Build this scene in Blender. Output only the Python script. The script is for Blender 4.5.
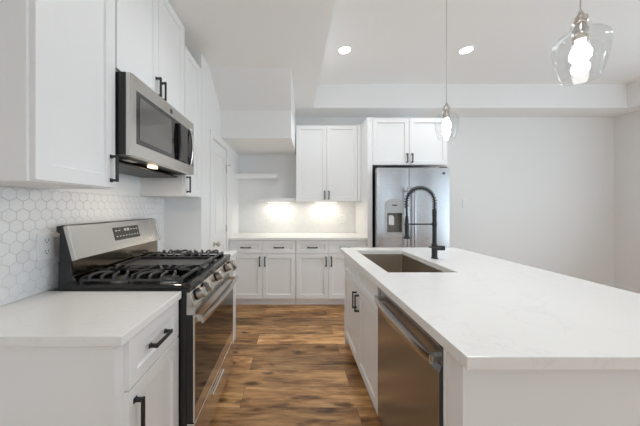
import bpy, bmesh, math, random
from mathutils import Vector, Matrix
random.seed(7)
for o in list(bpy.data.objects): bpy.data.objects.remove(o)
C = bpy.context.scene
PI = math.pi

# ------------------------------------------------------------------ camera
CAMH = 1.32
cam = bpy.data.cameras.new('camera'); cam.sensor_width = 36; cam.lens = 250/640*36
cam.shift_x = 27/640; cam.shift_y = -6/640; cam.clip_start = 0.02
co = bpy.data.objects.new('camera', cam); co.location = (0, 0, CAMH); co.rotation_euler = (PI/2, 0, 0)
C.collection.objects.link(co); C.camera = co

# ------------------------------------------------------------------ world, lights, exposure
w = bpy.data.worlds.new('sky'); C.world = w; w.use_nodes = True
w.node_tree.nodes['Background'].inputs[0].default_value = (0.74, 0.885, 1.0, 1)
w.node_tree.nodes['Background'].inputs[1].default_value = 1.6  # sky strength
C.view_settings.view_transform = 'Standard'; C.view_settings.look = 'None'
C.view_settings.gamma = 1; C.view_settings.use_curve_mapping = False
C.view_settings.exposure = 0.28
C.cycles.diffuse_bounces = 10; C.cycles.max_bounces = 16; C.cycles.transparent_max_bounces = 16

def area(name, loc, rot, sx, sy, power, col=(1, 1, 1), spread=PI):
    l = bpy.data.lights.new(name, 'AREA'); l.shape = 'RECTANGLE'; l.size = sx; l.size_y = sy
    l.energy = power; l.color = col; l.spread = spread
    o = bpy.data.objects.new(name, l); o.location = loc; o.rotation_euler = rot
    C.collection.objects.link(o); return o
# daylight entering by the windows behind the camera and by the glazed opening on the right
LP = dict(rear=2, side=3, glass=40, beams=14, pend=2.9, led=1.2)
UPT = math.radians(30)      # upward tilt added to the window lamps to brighten the ceiling
DAY = (0.70, 0.87, 1.0)
area('window_daylight', (0.3, -3.93, 1.45), (PI/2+UPT, 0, 0), 1.9, 2.0, LP['rear'], DAY)
area('window_daylight', (3.4, -3.93, 1.45), (PI/2+UPT, 0, 0), 1.9, 2.0, LP['rear'], DAY)
area('window_daylight', (5.04, -1.6, 1.45), (PI/2+UPT, 0, PI/2), 2.0, 2.0, LP['side'], DAY)
area('glass_door_daylight', (5.04, 0.95, 1.2), (PI/2+UPT, 0, PI/2), 2.4, 2.0, LP['glass'], DAY)

def spot(loc, power, size=150, col=(0.93, 0.975, 1.0), r=0.06):
    l = bpy.data.lights.new('downlight_beam', 'SPOT'); l.energy = LP['beams']*power; l.color = col
    l.spot_size = math.radians(size); l.spot_blend = 1; l.shadow_soft_size = r
    o = bpy.data.objects.new('downlight_beam', l); o.location = loc
    C.collection.objects.link(o); return o

# ------------------------------------------------------------------ materials
def mat(name, col, rough=0.5, metal=0.0, spec=0.5, emit=None, estr=0):
    m = bpy.data.materials.new(name); m.use_nodes = True
    b = m.node_tree.nodes['Principled BSDF']
    b.inputs['Base Color'].default_value = (*col, 1); b.inputs['Roughness'].default_value = rough
    b.inputs['Metallic'].default_value = metal; b.inputs['Specular IOR Level'].default_value = spec
    if emit:
        b.inputs['Emission Color'].default_value = (*emit, 1); b.inputs['Emission Strength'].default_value = estr
    return m
def nodes(m): return m.node_tree.nodes, m.node_tree.links, m.node_tree.nodes['Principled BSDF']
def noise_bump(m, scale=(200, 200, 200), strength=0.05, dist=0.001, detail=2):
    n, l, b = nodes(m)
    t = n.new('ShaderNodeTexCoord'); mp = n.new('ShaderNodeMapping'); mp.inputs['Scale'].default_value = scale
    g = n.new('ShaderNodeNewGeometry')
    l.new(g.outputs['Position'], mp.inputs['Vector'])
    ns = n.new('ShaderNodeTexNoise'); ns.inputs['Scale'].default_value = 1; ns.inputs['Detail'].default_value = detail
    l.new(mp.outputs[0], ns.inputs['Vector'])
    bp = n.new('ShaderNodeBump'); bp.inputs['Strength'].default_value = strength; bp.inputs['Distance'].default_value = dist
    l.new(ns.outputs[0], bp.inputs['Height']); l.new(bp.outputs[0], b.inputs['Normal'])
    return ns
WALL = mat('wall_paint', (0.82, 0.82, 0.815), 0.75, spec=0.3); noise_bump(WALL, (90,)*3, 0.12, 0.001)
CEIL = mat('ceiling_paint', (0.85, 0.85, 0.845), 0.85, spec=0.2); noise_bump(CEIL, (70,)*3, 0.12, 0.001)
CAB = mat('cabinet_paint', (0.84, 0.84, 0.835), 0.38, spec=0.45); noise_bump(CAB, (25,)*3, 0.02, 0.001)
TRIM = mat('trim_paint', (0.84, 0.84, 0.835), 0.4)
PLATE = mat('white_plastic', (0.82, 0.82, 0.81), 0.3)
SLOT = mat('slot_dark', (0.06, 0.06, 0.06), 0.5)
BLACK = mat('matt_black', (0.012, 0.012, 0.013), 0.42); noise_bump(BLACK, (300,)*3, 0.05, 0.0005)
ENAMEL = mat('black_enamel', (0.01, 0.01, 0.011), 0.13)
BSIDE = mat('black_side', (0.010, 0.010, 0.011), 0.32)
IRON = mat('cast_iron', (0.05, 0.048, 0.047), 0.33, 0.3); noise_bump(IRON, (400,)*3, 0.2, 0.0006)
GRIDDLE = mat('griddle_iron', (0.09, 0.088, 0.086), 0.4, 0.3); noise_bump(GRIDDLE, (200,)*3, 0.1, 0.0006)
CHROME = mat('chrome', (0.75, 0.74, 0.72), 0.1, 1)
KNOB = mat('brushed_knob', (0.50, 0.47, 0.43), 0.42, 1)
NICKEL = mat('satin_nickel', (0.55, 0.52, 0.48), 0.25, 1)
GLASSBLK = mat('black_glass', (0.012, 0.011, 0.01), 0.05, spec=1.0)
GLASSIN = mat('smoked_glass', (0.12, 0.11, 0.10), 0.05, spec=1.0)
DISPLAY = mat('display_panel', (0.05, 0.047, 0.043), 0.25)
GLYPH = mat('display_marks', (0.6, 0.6, 0.6), 0.5)
GROUT = mat('grout', (0.79, 0.79, 0.78), 0.85)
SINKM = mat('sink_steel', (0.48, 0.42, 0.35), 0.34, 1)
def steel(name, col, rough, stretch):
    m = mat(name, col, rough, 1)
    n, l, b = nodes(m)
    ns = noise_bump(m, stretch, 0.05, 0.0004, 3)
    r = n.new('ShaderNodeMapRange'); r.inputs['To Min'].default_value = rough-0.05; r.inputs['To Max'].default_value = rough+0.07
    l.new(ns.outputs[0], r.inputs[0]); l.new(r.outputs[0], b.inputs['Roughness'])
    return m
STEEL = steel('stainless_steel', (0.62, 0.60, 0.57), 0.20, (900, 6, 900))     # brushed along the depth of the room
STEELB = steel('stainless_steel_cross', (0.50, 0.50, 0.51), 0.26, (6, 900, 900))
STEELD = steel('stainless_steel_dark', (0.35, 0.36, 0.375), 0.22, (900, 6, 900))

# quartz
QUARTZ = mat('quartz', (0.83, 0.82, 0.80), 0.22, spec=0.5)
n, l, b = nodes(QUARTZ)
g = n.new('ShaderNodeNewGeometry'); ns = n.new('ShaderNodeTexNoise'); ns.inputs['Scale'].default_value = 2.2; ns.inputs['Detail'].default_value = 6; ns.inputs['Distortion'].default_value = 1.6
l.new(g.outputs['Position'], ns.inputs['Vector'])
cr = n.new('ShaderNodeValToRGB'); e = cr.color_ramp.elements
e[0].position = 0.485; e[0].color = (0.83, 0.82, 0.80, 1); e[1].position = 0.515; e[1].color = (0.83, 0.82, 0.80, 1)
k = cr.color_ramp.elements.new(0.5); k.color = (0.79, 0.78, 0.765, 1)
l.new(ns.outputs[0], cr.inputs[0]); l.new(cr.outputs[0], b.inputs['Base Color'])

# hexagonal wall tile
TILE = mat('hex_tile', (0.80, 0.80, 0.79), 0.18)
n, l, b = nodes(TILE)
g = n.new('ShaderNodeNewGeometry'); rr = n.new('ShaderNodeMapRange'); rr.inputs['To Min'].default_value = 0.80; rr.inputs['To Max'].default_value = 0.83
l.new(g.outputs['Random Per Island'], rr.inputs[0])
cb = n.new('ShaderNodeCombineColor')
for i in range(3): l.new(rr.outputs[0], cb.inputs[i])
l.new(cb.outputs[0], b.inputs['Base Color'])

# oak planks running across the room
WOOD = mat('oak_planks', (0.3, 0.18, 0.09), 0.36, spec=0.4)
n, l, b = nodes(WOOD)
g = n.new('ShaderNodeNewGeometry')
mp = n.new('ShaderNodeMapping'); mp.inputs['Location'].default_value = (0.35, 0.065, 0)
l.new(g.outputs['Position'], mp.inputs['Vector'])
bk = n.new('ShaderNodeTexBrick'); bk.offset = 0.37; bk.offset_frequency = 2
bk.inputs['Color1'].default_value = (0, 0, 0, 1); bk.inputs['Color2'].default_value = (1, 1, 1, 1); bk.inputs['Mortar'].default_value = (0.5, 0.5, 0.5, 1)
bk.inputs['Scale'].default_value = 1; bk.inputs['Mortar Size'].default_value = 0.0014; bk.inputs['Mortar Smooth'].default_value = 0.1
bk.inputs['Brick Width'].default_value = 1.22; bk.inputs['Row Height'].default_value = 0.19
l.new(mp.outputs[0], bk.inputs['Vector'])
m2 = n.new('ShaderNodeMapping'); m2.inputs['Scale'].default_value = (1.5, 7.0, 1)
l.new(g.outputs['Position'], m2.inputs['Vector'])
mul = n.new('ShaderNodeMath'); mul.operation = 'MULTIPLY'; mul.inputs[1].default_value = 31.0
sep = n.new('ShaderNodeSeparateColor'); l.new(bk.outputs['Color'], sep.inputs[0]); l.new(sep.outputs[0], mul.inputs[0])
gr = n.new('ShaderNodeTexNoise'); gr.noise_dimensions = '4D'; gr.inputs['Scale'].default_value = 1.6; gr.inputs['Detail'].default_value = 8; gr.inputs['Roughness'].default_value = 0.62; gr.inputs['Distortion'].default_value = 0.8
l.new(m2.outputs[0], gr.inputs['Vector']); l.new(mul.outputs[0], gr.inputs['W'])
m3 = n.new('ShaderNodeMapping'); m3.inputs['Scale'].default_value = (1.6, 5.0, 1)
l.new(g.outputs['Position'], m3.inputs['Vector'])
kn = n.new('ShaderNodeTexNoise'); kn.noise_dimensions = '4D'; kn.inputs['Scale'].default_value = 1.5; kn.inputs['Detail'].default_value = 3; kn.inputs['Distortion'].default_value = 0.5
l.new(m3.outputs[0], kn.inputs['Vector']); l.new(mul.outputs[0], kn.inputs['W'])
ramp = n.new('ShaderNodeValToRGB'); e = ramp.color_ramp.elements
e[0].position = 0.30; e[0].color = (0.13, 0.055, 0.022, 1); e[1].position = 0.66; e[1].color = (0.66, 0.395, 0.18, 1)
k = e.new(0.48); k.color = (0.43, 0.225, 0.09, 1)
m6 = n.new('ShaderNodeMapping'); m6.inputs['Scale'].default_value = (5.0, 45, 1); l.new(g.outputs['Position'], m6.inputs['Vector'])
fg = n.new('ShaderNodeTexNoise'); fg.noise_dimensions = '4D'; fg.inputs['Scale'].default_value = 1.0; fg.inputs['Detail'].default_value = 4; fg.inputs['Distortion'].default_value = 0.6; l.new(m6.outputs[0], fg.inputs['Vector']); l.new(mul.outputs[0], fg.inputs['W'])
fm = n.new('ShaderNodeMapRange'); fm.inputs['From Min'].default_value = 0.3; fm.inputs['From Max'].default_value = 0.7; fm.inputs['To Min'].default_value = -0.09; fm.inputs['To Max'].default_value = 0.09; l.new(fg.outputs[0], fm.inputs[0])
ad = n.new('ShaderNodeMath'); ad.operation = 'ADD'; l.new(gr.outputs[0], ad.inputs[0]); l.new(fm.outputs[0], ad.inputs[1]); l.new(ad.outputs[0], ramp.inputs[0])
knr = n.new('ShaderNodeValToRGB'); e = knr.color_ramp.elements
e[0].position = 0.30; e[0].color = (0.42, 0.36, 0.31, 1); e[1].position = 0.50; e[1].color = (1, 1, 1, 1)
l.new(kn.outputs[0], knr.inputs[0])
mx = n.new('ShaderNodeMix'); mx.data_type = 'RGBA'; mx.blend_type = 'MULTIPLY'; mx.inputs[0].default_value = 0.8
l.new(ramp.outputs[0], mx.inputs[6]); m5 = n.new('ShaderNodeMapping'); m5.inputs['Scale'].default_value = (2.8, 6.5, 1); l.new(g.outputs['Position'], m5.inputs['Vector'])
dn = n.new('ShaderNodeTexNoise'); dn.inputs['Scale'].default_value = 9; dn.inputs['Detail'].default_value = 2; l.new(g.outputs['Position'], dn.inputs['Vector'])
va = n.new('ShaderNodeVectorMath'); va.operation = 'MULTIPLY_ADD'; va.inputs[1].default_value = (0.35, 0.35, 0); l.new(dn.outputs[1], va.inputs[0]); l.new(m5.outputs[0], va.inputs[2])
vo = n.new('ShaderNodeTexVoronoi'); vo.inputs['Scale'].default_value = 1.0; l.new(va.outputs[0], vo.inputs['Vector'])
vr2 = n.new('ShaderNodeValToRGB'); e = vr2.color_ramp.elements; e[0].position = 0.08; e[0].color = (0.12, 0.08, 0.06, 1); e[1].position = 0.20; e[1].color = (1, 1, 1, 1)
l.new(vo.outputs['Distance'], vr2.inputs[0])
mk = n.new('ShaderNodeMix'); mk.data_type = 'RGBA'; mk.blend_type = 'MULTIPLY'; mk.inputs[0].default_value = 1.0
l.new(knr.outputs[0], mk.inputs[6]); l.new(vr2.outputs[0], mk.inputs[7]); l.new(mk.outputs[2], mx.inputs[7])
vr = n.new('ShaderNodeMapRange'); vr.inputs['To Min'].default_value = 0.72; vr.inputs['To Max'].default_value = 1.5
l.new(sep.outputs[0], vr.inputs[0])
vm = n.new('ShaderNodeVectorMath'); vm.operation = 'SCALE'; l.new(mx.outputs[2], vm.inputs[0]); l.new(vr.outputs[0], vm.inputs['Scale'])
mm = n.new('ShaderNodeMix'); mm.data_type = 'RGBA'; l.new(bk.outputs['Fac'], mm.inputs[0]); l.new(vm.outputs[0], mm.inputs[6]); mm.inputs[7].default_value = (0.16, 0.085, 0.04, 1)
l.new(mm.outputs[2], b.inputs['Base Color'])
bp = n.new('ShaderNodeBump'); bp.inputs['Strength'].default_value = 0.15; bp.inputs['Distance'].default_value = 0.002; l.new(gr.outputs[0], bp.inputs['Height']); l.new(bp.outputs[0], b.inputs['Normal'])

# thin clear glass for the pendants
GLASS = bpy.data.materials.new('clear_glass'); GLASS.use_nodes = True
n = GLASS.node_tree.nodes; l = GLASS.node_tree.links; n.clear()
out = n.new('ShaderNodeOutputMaterial'); tr = n.new('ShaderNodeBsdfTransparent'); tr.inputs[0].default_value = (0.955, 0.96, 0.96, 1)
gl = n.new('ShaderNodeBsdfGlossy'); gl.inputs['Roughness'].default_value = 0.03
fr = n.new('ShaderNodeLayerWeight'); fr.inputs[0].default_value = 0.5
pw = n.new('ShaderNodeMath'); pw.operation = 'POWER'; pw.inputs[1].default_value = 4; l.new(fr.outputs['Facing'], pw.inputs[0])
ma = n.new('ShaderNodeMath'); ma.operation = 'MULTIPLY_ADD'; ma.inputs[1].default_value = 0.55; ma.inputs[2].default_value = 0.05; l.new(pw.outputs[0], ma.inputs[0])
ms = n.new('ShaderNodeMixShader'); l.new(ma.outputs[0], ms.inputs[0]); l.new(tr.outputs[0], ms.inputs[1]); l.new(gl.outputs[0], ms.inputs[2]); l.new(ms.outputs[0], out.inputs[0])

def emis(name, col, s):
    return mat(name, (0.9, 0.9, 0.9), 0.5, emit=col, estr=s)
E_BULB = emis('bulb_glow', (1.0, 0.97, 0.93), 9)
E_CAN = emis('downlight_glow', (1.0, 0.98, 0.95), 7)
E_LED = emis('led_glow', (1.0, 0.95, 0.86), 3)
E_HOOD = emis('hood_lamp_glow', (1.0, 0.72, 0.42), 5)

# ------------------------------------------------------------------ mesh helpers
WPOS = {}
class MB:
    def __init__(s): s.bm = bmesh.new()
    def box(s, x0, x1, y0, y1, z0, z1):
        if x0 > x1: x0, x1 = x1, x0
        if y0 > y1: y0, y1 = y1, y0
        if z0 > z1: z0, z1 = z1, z0
        v = [s.bm.verts.new(p) for p in [(x0,y0,z0),(x1,y0,z0),(x1,y1,z0),(x0,y1,z0),(x0,y0,z1),(x1,y0,z1),(x1,y1,z1),(x0,y1,z1)]]
        for f in [(0,3,2,1),(4,5,6,7),(0,1,5,4),(1,2,6,5),(2,3,7,6),(3,0,4,7)]: s.bm.faces.new([v[i] for i in f])
        return s
    def prism(s, poly, axis, a, b):
        def P(p, t):
            return {'x': (t, p[0], p[1]), 'y': (p[0], t, p[1]), 'z': (p[0], p[1], t)}[axis]
        A = [s.bm.verts.new(P(p, a)) for p in poly]; B = [s.bm.verts.new(P(p, b)) for p in poly]
        n = len(poly); s.bm.faces.new(A); s.bm.faces.new(B[::-1])
        for i in range(n): s.bm.faces.new([A[i], B[i], B[(i+1) % n], A[(i+1) % n]])
        return s
    def rings(s, rings, cap=True, closed=False):
        R = [[s.bm.verts.new(p) for p in r] for r in rings]; n = len(R[0])
        for a, b in zip(R, R[1:]):
            for i in range(n): s.bm.faces.new([a[i], a[(i+1) % n], b[(i+1) % n], b[i]])
        if closed:
            a, b = R[-1], R[0]
            for i in range(n): s.bm.faces.new([a[i], a[(i+1) % n], b[(i+1) % n], b[i]])
        elif cap:
            s.bm.faces.new(R[0][::-1]); s.bm.faces.new(R[-1])
        return s
    def cyl(s, p0, p1, r0, r1=None, seg=20):
        return s.tube([p0, p1], [r0, r0 if r1 is None else r1], seg)
    def tube(s, pts, r, seg=10):
        pts = [Vector(p) for p in pts]
        if not hasattr(r, '__len__'): r = [r]*len(pts)
        rings = []; nrm = None
        for i, p in enumerate(pts):
            d = (pts[min(i+1, len(pts)-1)]-pts[max(i-1, 0)]).normalized()
            if nrm is None: nrm = d.orthogonal().normalized()
            else:
                nrm = (nrm-d*nrm.dot(d))
                nrm = nrm.normalized() if nrm.length > 1e-6 else d.orthogonal().normalized()
            bn = d.cross(nrm)
            rings.append([p+(nrm*math.cos(2*PI*k/seg)+bn*math.sin(2*PI*k/seg))*r[i] for k in range(seg)])
        return s.rings(rings)
    def lathe(s, c, prof, axis=(0, 0, 1), seg=32, cap=True):
        d = Vector(axis).normalized(); u = d.orthogonal().normalized(); v = d.cross(u); c = Vector(c)
        return s.rings([[c+d*h+(u*math.cos(2*PI*k/seg)+v*math.sin(2*PI*k/seg))*max(r, 1e-4) for k in range(seg)] for r, h in prof], cap)
    def build(s, name, m, parent=None, smooth=False, bevel=0, **tags):
        bmesh.ops.recalc_face_normals(s.bm, faces=s.bm.faces[:])
        vs = [v.co for v in s.bm.verts]
        lo = Vector([min(v[i] for v in vs) for i in range(3)]); hi = Vector([max(v[i] for v in vs) for i in range(3)])
        c = Vector(((lo.x+hi.x)/2, (lo.y+hi.y)/2, lo.z))
        bmesh.ops.translate(s.bm, verts=s.bm.verts[:], vec=-c)
        me = bpy.data.meshes.new(name); s.bm.to_mesh(me); s.bm.free()
        me.materials.append(m)
        if smooth:
            for p in me.polygons: p.use_smooth = True
            try: me.set_sharp_from_angle(angle=math.radians(35))
            except Exception: pass
        o = bpy.data.objects.new(name, me); C.collection.objects.link(o)
        pw = WPOS[parent.name] if parent else Vector((0, 0, 0))
        o.parent = parent; o.location = c-pw; WPOS[o.name] = c
        if bevel:
            bv = o.modifiers.new('soft_edge', 'BEVEL'); bv.width = bevel; bv.segments = 2; bv.limit_method = 'ANGLE'; bv.angle_limit = math.radians(40)
        for k_, v_ in tags.items(): o[k_] = v_
        return o
def B(*a): return MB().box(*a)
def thing(name, loc, label, cat, group=None):
    o = bpy.data.objects.new(name, None); C.collection.objects.link(o); o.location = loc; o.empty_display_size = 0.1
    o['label'] = label; o['category'] = cat
    if group: o['group'] = group
    WPOS[o.name] = Vector(loc); return o
def struct(o): o['kind'] = 'structure'; return o

# local frame: u along the cabinet run, v up, n out of the face
class Fr:
    def __init__(s, u, n): s.u = Vector(u); s.n = Vector(n)
    def p(s, u, v, n): return s.u*u+Vector((0, 0, v))+s.n*n
FL = Fr((0, 1, 0), (1, 0, 0))      # left run, faces +X   ; n is x
FB = Fr((1, 0, 0), (0, -1, 0))     # back run, faces -Y   ; n is -y
FI = Fr((0, 1, 0), (-1, 0, 0))     # island, faces -X     ; n is -x
def fbox(mb, F, u0, u1, v0, v1, n0, n1):
    a = F.p(u0, v0, n0); b_ = F.p(u1, v1, n1); return mb.box(a.x, b_.x, a.y, b_.y, a.z, b_.z)
def shaker(F, u0, u1, v0, v1, nf, t=0.02, rail=0.057, rec=0.011):
    mb = MB(); bm = mb.bm
    def ring(i, n): return [bm.verts.new(F.p(a, c, n)) for a, c in ((u0+i, v0+i), (u1-i, v0+i), (u1-i, v1-i), (u0+i, v1-i))]
    R = [ring(0, nf-t), ring(0, nf), ring(rail, nf), ring(rail+0.003, nf-rec)]
    bm.faces.new(R[0]); bm.faces.new(R[-1])
    for a, b_ in zip(R, R[1:]):
        for i in range(4): bm.faces.new([a[i], a[(i+1) % 4], b_[(i+1) % 4], b_[i]])
    return mb
def pull(F, uc, vc, nf, L, vert, parent):
    mb = MB(); h = L/2; s = 0.007; d = 0.033
    def bx(a0, a1, n0, n1, hw):
        if vert: fbox(mb, F, uc-hw, uc+hw, vc+a0, vc+a1, n0, n1)
        else: fbox(mb, F, uc+a0, uc+a1, vc-hw, vc+hw, n0, n1)
    bx(-h, h, nf+d-0.009, nf+d, s)
    for q in (-1, 1):
        e_ = q*(h-0.007)
        bx(e_-0.0055, e_+0.0055, nf, nf+d-0.009, s*0.95)
        bx(e_-0.009, e_+0.009, nf, nf+0.004, 0.009)
    return mb.build('handle', BLACK, parent, bevel=0.0015)
GAP = 0.0018
def door(F, u0, u1, v0, v1, nf, root, hu=None, hv=None, L=0.13, name='door', rail=0.057):
    d = shaker(F, u0+GAP, u1-GAP, v0+GAP, v1-GAP, nf, rail=rail).build(name, CAB, root, bevel=0.0012)
    if hu is not None: pull(F, hu, hv, nf, L, name == 'door', d)
    return d

# ================================================================== the room
WL, WR, YB, YF = -1.20, 5.07, 3.95, -4.0
CH, TH = 2.74, 3.08
struct(B(WL-0.1, WR+0.1, YF-0.1, YB+0.1, -0.05, 0).build('floor', WOOD))
m = MB()
TX0, TX1, TY0, TY1 = 0.29, 4.79, -2.4, 3.58
m.box(WL-0.1, TX0, YF-0.1, YB+0.1, CH, TH); m.box(TX1, WR+0.1, YF-0.1, YB+0.1, CH, TH)
m.box(TX0, TX1, TY1, YB+0.1, CH, TH); m.box(TX0, TX1, YF-0.1, TY0, CH, TH)
m.box(WL-0.1, WR+0.1, YF-0.1, YB+0.1, TH, TH+0.1)
struct(m.build('ceiling', CEIL))
struct(B(WL-0.1, WL, YF-0.1, YB+0.1, 0, CH).build('wall_left', WALL))
struct(B(WL, WR, YB, YB+0.1, 0, CH).build('wall_back', WALL))
# right wall with a glazed opening behind the camera
m = MB(); m.box(WR, WR+0.1, 2.2, YB+0.1, 0, CH); m.box(WR, WR+0.1, -0.6, -0.3, 0, CH); m.box(WR, WR+0.1, -0.3, 2.2, 2.3, CH); m.box(WR, WR+0.1, YF-0.1, -2.6, 0, CH)
m.box(WR, WR+0.1, -2.6, -0.6, 0, 0.45); m.box(WR, WR+0.1, -2.6, -0.6, 2.45, CH)
struct(m.build('wall_right', WALL))
m = MB()
for a, b_ in ((WL, -0.65), (1.25, 2.45), (4.35, WR)): m.box(a, b_, YF-0.1, YF, 0, CH)
for a, b_ in ((-0.65, 1.25), (2.45, 4.35)): m.box(a, b_, YF-0.1, YF, 0, 0.45); m.box(a, b_, YF-0.1, YF, 2.45, CH)
struct(m.build('wall_rear', WALL))
for i, (a, b_) in enumerate(((-0.65, 1.25), (2.45, 4.35))):
    m = MB(); c_ = (a+b_)/2
    m.box(a, a+0.05, YF-0.09, YF-0.04, 0.45, 2.45); m.box(b_-0.05, b_, YF-0.09, YF-0.04, 0.45, 2.45)
    m.box(c_-0.025, c_+0.025, YF-0.09, YF-0.04, 0.5, 2.4)
    m.box(a+0.05, b_-0.05, YF-0.09, YF-0.04, 0.45, 0.5); m.box(a+0.05, b_-0.05, YF-0.09, YF-0.04, 2.4, 2.45)
    struct(m.build('window_%d' % (i+1), TRIM))
m = MB(); m.box(WR+0.04, WR+0.09, -2.6, -2.55, 0.45, 2.45); m.box(WR+0.04, WR+0.09, -0.65, -0.6, 0.45, 2.45)
m.box(WR+0.04, WR+0.09, -1.625, -1.575, 0.5, 2.4); m.box(WR+0.04, WR+0.09, -2.55, -0.65, 0.45, 0.5); m.box(WR+0.04, WR+0.09, -2.55, -0.65, 2.4, 2.45)
struct(m.build('window_3', TRIM))
m = MB(); m.box(WR+0.03, WR+0.09, -0.3, -0.24, 0, 2.3); m.box(WR+0.03, WR+0.09, 2.14, 2.2, 0, 2.3); m.box(WR+0.03, WR+0.09, 0.91, 0.99, 0.08, 2.22)
m.box(WR+0.03, WR+0.09, -0.24, 2.14, 0, 0.08); m.box(WR+0.03, WR+0.09, -0.24, 2.14, 2.22, 2.3)
struct(m.build('window_4', TRIM))
# pantry wall with its door opening
PX = -0.85; PY0 = 2.32; DY0, DY1, DH = 2.63, 3.18, 2.045
m = MB(); m.box(WL, PX, PY0, DY0, 0, CH); m.box(PX-0.12, PX, DY1, YB, 0, CH); m.box(PX-0.12, PX, DY0, DY1, DH, CH)
struct(m.build('wall_pantry', WALL))
# casing
m = MB(); cw = 0.075
m.box(PX, PX+0.014, DY0-cw, DY0-0.004, 0, DH+cw); m.box(PX, PX+0.014, DY1+0.004, DY1+cw, 0, DH+cw); m.box(PX, PX+0.014, DY0-0.004, DY1+0.004, DH+0.004, DH+cw)
struct(m.build('trim_1', TRIM, bevel=0.002))
# panel door
d = bpy.data.objects.new('door_1', None); C.collection.objects.link(d); d.location = (PX-0.02, 2.905, 0); d['kind'] = 'structure'; WPOS[d.name] = Vector(d.location)
mb = MB(); bm = mb.bm
FP = Fr((0, 1, 0), (1, 0, 0))
u0, u1, v0, v1 = DY0+0.004, DY1-0.004, 0.01, DH-0.006
nf = PX-0.004
mb.box(nf-0.035, nf-0.008, u0, u1, v0, v1)
st = 0.10
for (a, b_, c_, e_) in ((u0, u0+st, v0, v1), (u1-st, u1, v0, v1), (u0+st, u1-st, v0, v0+0.22), (u0+st, u1-st, 0.86, 1.0), (u0+st, u1-st, v1-0.12, v1)):
    mb.box(nf-0.008, nf, a, b_, c_, e_)
for (c_, e_) in ((v0+0.22, 0.86), (1.0, v1-0.12)):
    mb.box(nf-0.008, nf-0.003, u0+st+0.035, u1-st-0.035, c_+0.035, e_-0.035)
mb.build('door_panel', TRIM, d, bevel=0.002)
MB().lathe((nf, 2.69, 0.92), [(0.028, 0), (0.028, 0.006), (0.011, 0.010), (0.011, 0.032), (0.022, 0.040), (0.027, 0.052), (0.024, 0.064), (0.012, 0.070)], (1, 0, 0)).build('door_knob', NICKEL, d, smooth=True)
for z in (0.25, 1.05, 1.80):
    MB().cyl((nf+0.008, DY1-0.001, z-0.045), (nf+0.008, DY1-0.001, z+0.045), 0.006).build('hinge', NICKEL, d, smooth=True)
MB().tube([(nf+0.008, DY1-0.001, 1.85), (nf+0.05, DY1+0.004, 1.85)], 0.004).cyl((nf+0.05, DY1+0.004, 1.85), (nf+0.058, DY1+0.005, 1.85), 0.009).build('door_stop', NICKEL, d, smooth=True)
# sloped bulkhead under the stairs, above the pantry corner
mb = MB()
prof = [(2.55, CH), (2.93, 2.45), (2.97, 2.14), (3.58, 2.14), (YB, 2.14), (YB, CH), (3.58, CH)]
def sx(y): return -0.022 + max(0, (min(y, 3.58)-2.97))/0.61*0.055
A = [mb.bm.verts.new((PX, y, z)) for y, z in prof]; Bv = [mb.bm.verts.new((sx(y), y, z)) for y, z in prof]
mb.bm.faces.new(A); nn = len(prof)
for i in range(nn): mb.bm.faces.new([A[i], A[(i+1) % nn], Bv[(i+1) % nn], Bv[i]])
mb.bm.faces.new([Bv[0], Bv[1], Bv[2], Bv[3], Bv[6]]); mb.bm.faces.new([Bv[3], Bv[4], Bv[5], Bv[6]])
struct(mb.build('wall_bulkhead', WALL))
# baseboards
struct(B(2.05, WR-0.014, YB-0.014, YB, 0, 0.10).build('baseboard_back', TRIM, bevel=0.003))
struct(B(WR-0.014, WR, 2.2, YB, 0, 0.10).build('baseboard_right', TRIM, bevel=0.003))

# ------------------------------------------------------------------ hexagonal tile backsplashes
def hexwall(F, u0, u1, v0, v1, n, pitch, name, label):
    root = thing(name, F.p((u0+u1)/2, v0, n), label, 'backsplash'); 
    fbox(MB(), F, u0, u1, v0, v1, n, n+0.004).build('grout', GROUT, root)
    bm = bmesh.new(); r = pitch/math.sqrt(3); gap = 0.0008
    dy = pitch*math.sqrt(3)/2; row = 0; v = v0
    while v < v1+r:
        u = u0+(pitch/2 if row % 2 else 0)
        while u < u1+pitch:
            tu, tv = random.uniform(-.003, .003), random.uniform(-.003, .003)
            def hx(rr, nn_): return [bm.verts.new(F.p(u+rr*math.sin(k*PI/3), v+rr*math.cos(k*PI/3), nn_+tu*rr*math.sin(k*PI/3)+tv*rr*math.cos(k*PI/3))) for k in range(6)]
            R = [hx(r-gap, n+0.003), hx(r-gap, n+0.0065), hx(r-gap-0.0012, n+0.0075)]
            for a, b_ in zip(R, R[1:]):
                for i in range(6): bm.faces.new([a[i], a[(i+1) % 6], b_[(i+1) % 6], b_[i]])
            bm.faces.new(R[-1])
            u += pitch
        v += dy; row += 1
    for pt, no in ((F.p(u0, 0, 0), -F.u), (F.p(u1, 0, 0), F.u), (Vector((0, 0, v0)), Vector((0, 0, -1))), (Vector((0, 0, v1)), Vector((0, 0, 1)))):
        bmesh.ops.bisect_plane(bm, geom=bm.verts[:]+bm.edges[:]+bm.faces[:], plane_co=pt, plane_no=no, clear_outer=True)
    m_ = MB(); m_.bm.free(); m_.bm = bm; m_.build('hexagon_tiles', TILE, root)
    return root
CT = 0.915; TT = 0.034
hexwall(FL, 0.785, PY0-0.0015, CT+0.001, 1.404, WL+0.0015, 0.053, 'tile_backsplash', 'white hexagon tile backsplash on the wall behind the gas range')
hexwall(FB, PX+0.0015, 0.978, CT+0.001, 1.404, -YB+0.0015, 0.053, 'tile_backsplash', 'white hexagon tile backsplash lit from above on the far wall beside the refrigerator')

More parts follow.
